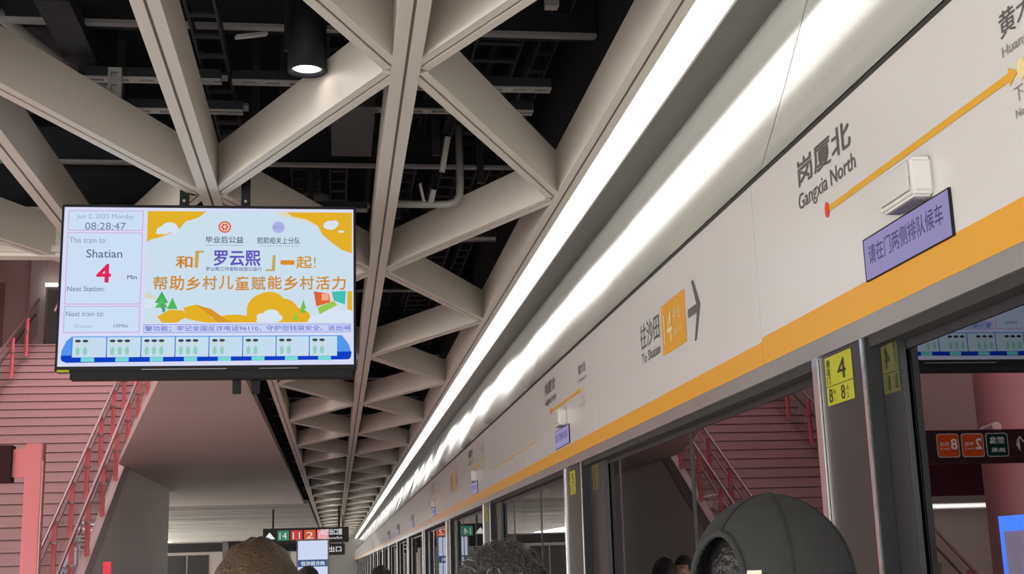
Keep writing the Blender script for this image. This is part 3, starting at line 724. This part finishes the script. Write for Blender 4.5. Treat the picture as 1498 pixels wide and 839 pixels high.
# ------------------------------------------------------------ far signs, totem
hs = empty('overhead_direction_sign', (-.88, 40, EYE+.81), 'long dark overhead direction sign with coloured line icons at the far end', 'sign')
MB().box((-1.3, 0, 0), (1.3, .15, .46)).build('board', mat('sign_black', (.02,.02,.022), .4), hs, bevel=.01)
for x in (-1.0, 1.0): MB().tube([(x, .07, .46), (x, .07, 1.1)], .03, 8).build('hanger', M['black_plastic'], hs)
flat('arrow', [(-.17, 0), (.17, 0), (0, .2)], emis('sg_white', (.8,.85,.85), 1), hs, FACE_CAM, (-1.1, -.005, .14))
for i, c in enumerate(((.04,.22,.13), (.5,.06,.05), (.6,.1,.04), (.8,.25,.3))):
    f = flat('line_icon', [(0,0),(.35,0),(.35,.3),(0,.3)], emis('sg_icon', c, 1), hs, FACE_CAM, (-.86+i*.40, -.005, .09))
    lettering(('14','11','2','10')[i], emis('sg_ink', (.7,.6,.6), 1), f, FACE_CAM, (-.80+i*.40, -.008, .13), .2, .22)
lettering('站厅出口层', emis('sg_text', (.7,.72,.72), 1), hs, FACE_CAM, (.32-.04+.48-.32, -.006, .22), .19, .66, bold=.02)
lettering('Concourse/Exit', emis('sg_text', (.7,.72,.72), 1), hs, FACE_CAM, (.32-.04+.16, -.006, .10), .075, .66)
h2 = empty('small_exit_sign', (0, 45, EYE+.48), 'small dark hanging sign below the long overhead sign', 'sign')
MB().box((-.34, 0, 0), (.34, .1, .38)).build('board', mat('sign_black2', (.03,.03,.03), .4), h2, bevel=.01)
lettering('出口', emis('sg_t2', (.6,.6,.6), 1), h2, FACE_CAM, (-.22, -.006, .1), .2, .44, bold=.02)
MB().tube([(.262,.05,.38), (.262,.05,1.365)], .02, 8).build('hanger', M['black_plastic'], h2)
tm = empty('display_totem', (-.57, 34, 0), 'tall pale lit advertising display standing far down the platform', 'display')
MB().box((-.42, 0, 0), (.42, .2, EYE+.78)).build('case', M['white_plastic'], tm, bevel=.01)
pn = MB().box((-.38, -.006, 1.0), (.38, 0, EYE+.74)).build('lit_panel', emis('totem_blue', srgb(205, 215, 240), 1), tm)
MB().box((-.38, -.009, EYE+.08), (.38, -.006, EYE+.26)).build('dark_band', emis('totem_band', srgb(60,90,130), 1), pn)
lettering('往沙田方向', emis('totem_text', (.8,.85,.9), 1), pn, FACE_CAM, (-.3, -.012, EYE+.11), .11, .6, bold=.02)

# blue framed notice on the door glass at the right edge
bl = empty('blue_notice_screen', (GX-.02, 2.155+.0, 0), 'blue framed notice board on the platform door glass at the right edge', 'notice')
bl.location = (1.2+.03, 2.26, 0)
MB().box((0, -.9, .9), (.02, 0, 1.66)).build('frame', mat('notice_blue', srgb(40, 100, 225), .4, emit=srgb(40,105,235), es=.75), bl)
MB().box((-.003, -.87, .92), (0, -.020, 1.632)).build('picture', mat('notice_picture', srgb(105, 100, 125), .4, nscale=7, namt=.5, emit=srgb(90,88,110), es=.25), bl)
hg = empty('hanging_banner', (-2.1+.6, 17.0, 0), 'pale lavender hanging banner beyond the screen, mirrored in the door glass', 'banner')
hg.location = (-.62, 21.3-7, 0)
bpy.data.objects.remove(hg)

# ------------------------------------------------------------ people
def uvs(n, m):
    vs, fs = [(0,0,1)], []
    for i in range(1, n):
        th = PI*i/n
        for k in range(m): ph = 2*PI*k/m; vs.append((math.sin(th)*math.cos(ph), math.sin(th)*math.sin(ph), math.cos(th)))
    vs.append((0,0,-1)); L = len(vs)-1
    for k in range(m): fs.append((0, 1+k, 1+(k+1) % m))
    for i in range(n-2):
        for k in range(m): a = 1+i*m+k; b = 1+i*m+(k+1) % m; fs.append((a, a+m, b+m, b))
    for k in range(m): fs.append((1+(n-2)*m+k, L, 1+(n-2)*m+(k+1) % m))
    return vs, fs
def skinned(name, nodes, edges, m, parent, sub=1):
    me = bpy.data.meshes.new(name); me.from_pydata([n[0] for n in nodes], edges, []); me.materials.append(m)
    o_ = bpy.data.objects.new(name, me); C.objects.link(o_)
    sk = o_.modifiers.new('skin', 'SKIN'); sk.use_smooth_shade = True
    o_.modifiers.new('sub', 'SUBSURF').levels = sub; o_.modifiers['sub'].render_levels = sub
    if not me.skin_vertices: 
        bm = bmesh.new(); bm.from_mesh(me); bm.verts.layers.skin.verify(); bm.to_mesh(me); bm.free()
    for v, n in zip(me.skin_vertices[0].data, nodes): v.radius = n[1] if isinstance(n[1], tuple) else (n[1], n[1])
    me.skin_vertices[0].data[0].use_root = True
    dg = bpy.context.evaluated_depsgraph_get(); ev = bpy.data.meshes.new_from_object(o_.evaluated_get(dg))
    bpy.data.objects.remove(o_); ev.name = name
    if not ev.materials: ev.materials.append(m)
    for p in ev.polygons: p.use_smooth = True
    o2 = bpy.data.objects.new(name, ev); C.objects.link(o2); o2.parent = parent; return o2
def head_mesh(zc):          # faces +Y ; crown at zc+.115
    vs, fs = uvs(22, 28); out = []
    for x, y, z in vs:
        X = x*.076; Y_ = y*.096; Z = z*.116
        if z < 0: X *= 1-.22*(-z)**1.5; Y_ = Y_*(1-.18*(-z)) + .012*(-z)
        if y > .3 and z < -.1: Y_ += .006
        nose = math.exp(-((x/.16)**2 + ((z+.18)/.18)**2)) if y > 0 else 0; Y_ += .024*nose
        for sx in (-1, 1):
            e_ = math.exp(-(((x-sx*.42)/.2)**2 + ((z-.05)/.13)**2)) if y > 0 else 0; Y_ -= .007*e_
        br = math.exp(-((x/.6)**2 + ((z-.2)/.10)**2)) if y > 0 else 0; Y_ += .004*br
        ch = math.exp(-((x/.3)**2 + ((z+.85)/.2)**2)) if y > -.2 else 0; Y_ += .012*ch
        out.append((X, Y_, zc+Z))
    return out, fs
def person(loc, face, height, label, shirt, hair=None, hairstyle='short', hk=1.0, scale=1.0):
    """loc: point on the floor, face: direction (x,y) looked at"""
    rz = math.atan2(-face[0], face[1])
    e = empty('person', loc, label, 'person', rz=rz); k = height/1.72
    P = lambda x, y, z: (x*k, y*k, z*k)
    # one continuous body: torso, neck, arms, legs
    nodes = [(P(0,0,.95), (.15*k,.105*k)), (P(0,.0,1.10), (.135*k,.095*k)), (P(0,0,1.27), (.16*k,.10*k)), (P(0,-.005,1.40), (.12*k,.08*k)), (P(0,-.005,1.47), (.055*k,.055*k)), (P(0,.01,1.56), (.052*k,.052*k))]
    edges = [(0,1),(1,2),(2,3),(3,4),(4,5)]
    for sx in (-1, 1):
        b = len(nodes)
        nodes += [(P(sx*.17,-.01,1.385), .058*k), (P(sx*.215,-.01,1.24), .050*k), (P(sx*.235,-.02,1.09), .042*k), (P(sx*.245,.04,.92), .034*k), (P(sx*.245,.075,.83), .026*k)]
        edges += [(3,b),(b,b+1),(b+1,b+2),(b+2,b+3),(b+3,b+4)]
        b = len(nodes)
        nodes += [(P(sx*.095,0,.86), .088*k), (P(sx*.105,.01,.50), .062*k), (P(sx*.11,-.015,.30), .056*k), (P(sx*.11,-.02,.09), .040*k), (P(sx*.115,.10,.045), (.042*k,.032*k)), (P(sx*.12,.17,.035), (.036*k,.026*k))]
        edges += [(0,b),(b,b+1),(b+1,b+2),(b+2,b+3),(b+3,b+4),(b+4,b+5)]
    body = skinned('body', nodes, edges, M['skin'], e)
    me = body.data
    me.materials.append(M[shirt]); me.materials.append(M['trousers']); me.materials.append(M['shoes'])
    for p in me.polygons:
        c = p.center/k
        if c.z < .10: p.material_index = 3
        elif c.z < .94 and abs(c.x) < .215: p.material_index = 2
        elif c.z < 1.475 and (abs(c.x) < .2 or c.z > 1.10): p.material_index = 1
    for sx in (-1, 1):      # hands: palm, four fingers and a thumb
        hn = [(P(sx*.245,.075,.83), .024*k), (P(sx*.245,.088,.79), (.020*k,.034*k)), (P(sx*.243,.098,.755), (.016*k,.036*k))]; he = [(0,1),(1,2)]
        for j, (dy, ln) in enumerate(((-.027,.052),(-.009,.066),(.010,.070),(.028,.062))):
            b = len(hn); hn += [(P(sx*.242, .098+dy, .735), .0085*k), (P(sx*.236, .106+dy, .735-ln*.5), .008*k), (P(sx*.222, .110+dy, .735-ln), .0065*k)]; he += [(2,b),(b,b+1),(b+1,b+2)]
        b = len(hn); hn += [(P(sx*.236,.125,.785), .0105*k), (P(sx*.228,.145,.755), .009*k), (P(sx*.222,.150,.73), .0075*k)]; he += [(1,b),(b,b+1),(b+1,b+2)]
        skinned('hand', hn, he, M['skin'], e)
    zc = height-.122
    hv, hf = head_mesh(zc); hv = [(x*scale, y*scale, zc+(z-zc)*(scale if z > zc else 1)) for x, y, z in hv]
    hd = MB().add(hv, hf).build('head', M['skin'], e, True)
    for sx in (-1, 1):
        ev, ef = uvs(8, 10)
        MB().add([(sx*.031+x*.012, .083+y*.011, zc+.004+z*.010) for x, y, z in ev], ef).build('eye', M['eye'], hd, True)
        MB().add([(sx*.031+x*.005, .0925+y*.0025, zc+.004+z*.005) for x, y, z in ev], ef).build('pupil', M['pupil'], hd, True)
        MB().tube([(sx*.018, .094, zc+.024), (sx*.032, .094, zc+.029), (sx*.047, .086, zc+.024)], .003, 6).build('eyebrow', M[hair or 'hair_black'], hd)
        MB().add([(sx*.077+x*.008, -.005+y*.018, zc-.008+z*.031) for x, y, z in ev], ef).build('ear', M['skin'], hd, True)
    MB().tube([(-.022,.092,zc-.056), (-.008,.101,zc-.053), (.008,.101,zc-.053), (.022,.092,zc-.056)], [.002,.005,.005,.002], 8).build('mouth', M['lips'], hd, True)
    if hair:
        vs, fs = uvs(24, 34); keep = {}; ov = []; of = []
        for i, (x, y, z) in enumerate(vs):
            q = noise.noise(Vector((x*5, y*5, z*5)))*.05 + noise.noise(Vector((x*14, y*14, z*14)))*.03
            s_ = (1.10+q)*hk
            ov.append((x*.076*s_, y*.096*s_-.003, zc+z*.116*(1.06+q)*hk))
        for f in fs:
            c = sum((Vector(vs[i]) for i in f), Vector())/len(f)
            lim = .35 if c.y > .45 else (-.05 if c.y > .1 else -.55)
            if c.z > lim: of.append(f)
        hr = MB().add(ov, of).build('hair', M[hair], hd, True)
        sd = hr.modifiers.new('solid', 'SOLIDIFY'); sd.thickness = .008
        if hairstyle == 'tufted':
            mb = MB(); r_ = random.Random(5)
            for j in range(1500):
                th = math.acos(1-r_.random()*.95); ph = r_.uniform(0, 2*PI)
                n_ = Vector((math.sin(th)*math.cos(ph), math.sin(th)*math.sin(ph), math.cos(th)))
                p0 = Vector((n_.x*.083, n_.y*.104, zc+n_.z*.123)); tg = Vector((n_.y*.6+.5+r_.uniform(-.3,.3), -n_.x*.6+r_.uniform(-.5,.2), -.35+r_.uniform(-.2,.2))); tg = (tg-n_*tg.dot(n_)).normalized()
                ln = r_.uniform(.02, .042); wv = n_.cross(tg)*r_.uniform(.0006, .0014)
                p1 = p0+tg*ln*.5+n_*.007; p2 = p0+tg*ln+n_*.004*r_.uniform(-.5,1.8)
                mb.add([p0-wv, p0+wv, p1+wv, p1-wv, p2], [(0,1,2,3), (3,2,4)], 1 if r_.random() < .12 else 0)
            o_ = mb.build('hair_strands', [M['hair_grey'], M['hair_light']], hd); o_['kind'] = 'stuff'
    return e, hd, zc
# the capped traveller, right of centre
e, hd, zc = person((.556, 1.60, 0), (.879, .477), 1.684, 'person in a dark grey baseball cap facing the platform doors, close to the camera', 'shirt_grey', 'hair_black', hk=.86, scale=.93)
cz = zc+.010
vs = []; fs = []; n, m_ = 60, 132
A_, B_, Hh = .0945, .107, .106
def dome(th, ph, s=1.0):
    x = math.sin(th)*math.sin(ph); y = math.cos(ph)*math.sin(th); z = math.cos(th)
    zz = z if z > 0 else z
    b = 1.0 + .03*math.sin(th)**2
    return Vector((x*A_*s*b, y*B_*s*b, cz+zz*Hh*s))
for i in range(n+1):
    th = (PI/2*1.06)*i/n
    for k_ in range(m_):
        ph = 2*PI*k_/m_; seam = min(abs(((ph/(PI/3)) % 1)-0), abs(((ph/(PI/3)) % 1)-1))
        vs.append(dome(max(th, .0005), ph, 1.0-.010*math.exp(-(seam/.05)**2)*min(1, th*2)))
for i in range(n):
    for k_ in range(m_):
        th = (PI/2*1.06)*(i+.5)/n; ph = 2*PI*(k_+.5)/m_
        d = abs(((ph-PI+PI) % (2*PI))-PI)           # angle from the back of the head
        hgt = Hh*math.cos(th)
        if (d/.44)**2 + ((hgt-.002)/.054)**2 < 1 and hgt > .002: continue
        fs.append((i*m_+k_, i*m_+(k_+1) % m_, (i+1)*m_+(k_+1) % m_, (i+1)*m_+k_))
cap = empty('cap_anchor'); bpy.data.objects.remove(cap)
cp = MB().add(vs, fs).build('baseball_cap', M['cap'], hd, True)
cp.modifiers.new('solid', 'SOLIDIFY').thickness = .003
tag(cp, 'dark grey baseball cap with arched back opening')
def arc(fn, r, name, mtl, n=24, rr=.0022):
    MB().tube([fn(i/n) for i in range(n+1)], rr, 8).build(name, mtl, cp)
arc(lambda s_: dome(math.acos(min(1, max(.0, (.002+.0545*math.sin(PI*s_))/Hh))), PI+.455*math.cos(PI*s_), 1.012), 0, 'opening_binding', M['cap'], rr=.004)
for j in range(6):
    ph = PI/3*j
    if j == 3: rng_ = (.05, .98)
    else: rng_ = (.05, 1.5)
    arc(lambda s_, ph=ph, r0=rng_: dome(r0[0]+(r0[1]-r0[0])*s_, ph, 1.0), 0, 'seam', M['cap_seam'], rr=.0012)
arc(lambda s_: dome(PI/2*.975, PI+.43+(2*PI-.86)*s_, 1.006), 0, 'rim_stitch', M['cap_seam'], 60, .0012)
MB().tube([dome(PI/2, PI-.5+1.0*i/12, 1.01) for i in range(13)], .008, 8).build('back_strap', M['cap'], cp)
lb = [dome(PI/2*(1-.07*(i > 1)), PI+.0-.50-(.17 if i in (1, 2) else 0), 1.02) for i in range(4)]
MB().add(lb, [(0,1,2,3)]).build('strap_label', M['label_white'], cp)
MB().add(*[(lambda q: ([(x*.008, y*.008, cz+Hh*1.0+z*.004) for x, y, z in q[0]], q[1]))(uvs(8, 12))][0]).build('crown_button', M['cap'], cp, True)
bv = []
for i in range(17):
    a = -1.05+2.1*i/16
    for r_ in (0, .5, 1): 
        b0 = dome(PI/2, a, 1.0); ext = .072*r_*math.cos(a*.9)**.5
        bv.append((b0.x*(1+.15*r_), b0.y+ext, cz-.002-.012*r_-.25*r_*b0.x**2))
br = MB().add(bv, [(i*3+j, i*3+j+1, (i+1)*3+j+1, (i+1)*3+j) for i in range(16) for j in range(2)]).build('brim', M['cap'], cp, True)
br.modifiers.new('solid', 'SOLIDIFY').thickness = .004
person((.277, 2.17, 0), (-.1, 1), 1.634, 'person with tufted dark grey hair seen from behind in front of the doors', 'shirt_white', 'hair_grey', 'tufted')
person((-.150, 2.56, 0), (.05, 1), 1.652, 'person with short brown hair seen from behind below the screen', 'shirt_brown', 'hair_brown', hk=1.10)
person((-.20, 9.9, 0), (.7, -.7), 1.63, 'distant person facing back whose face shows in the door glass', 'shirt_navy', 'hair_black')
person((.30, 8.6, 0), (0, 1), 1.615, 'distant black haired person walking away beside the doors', 'shirt_grey', 'hair_black')
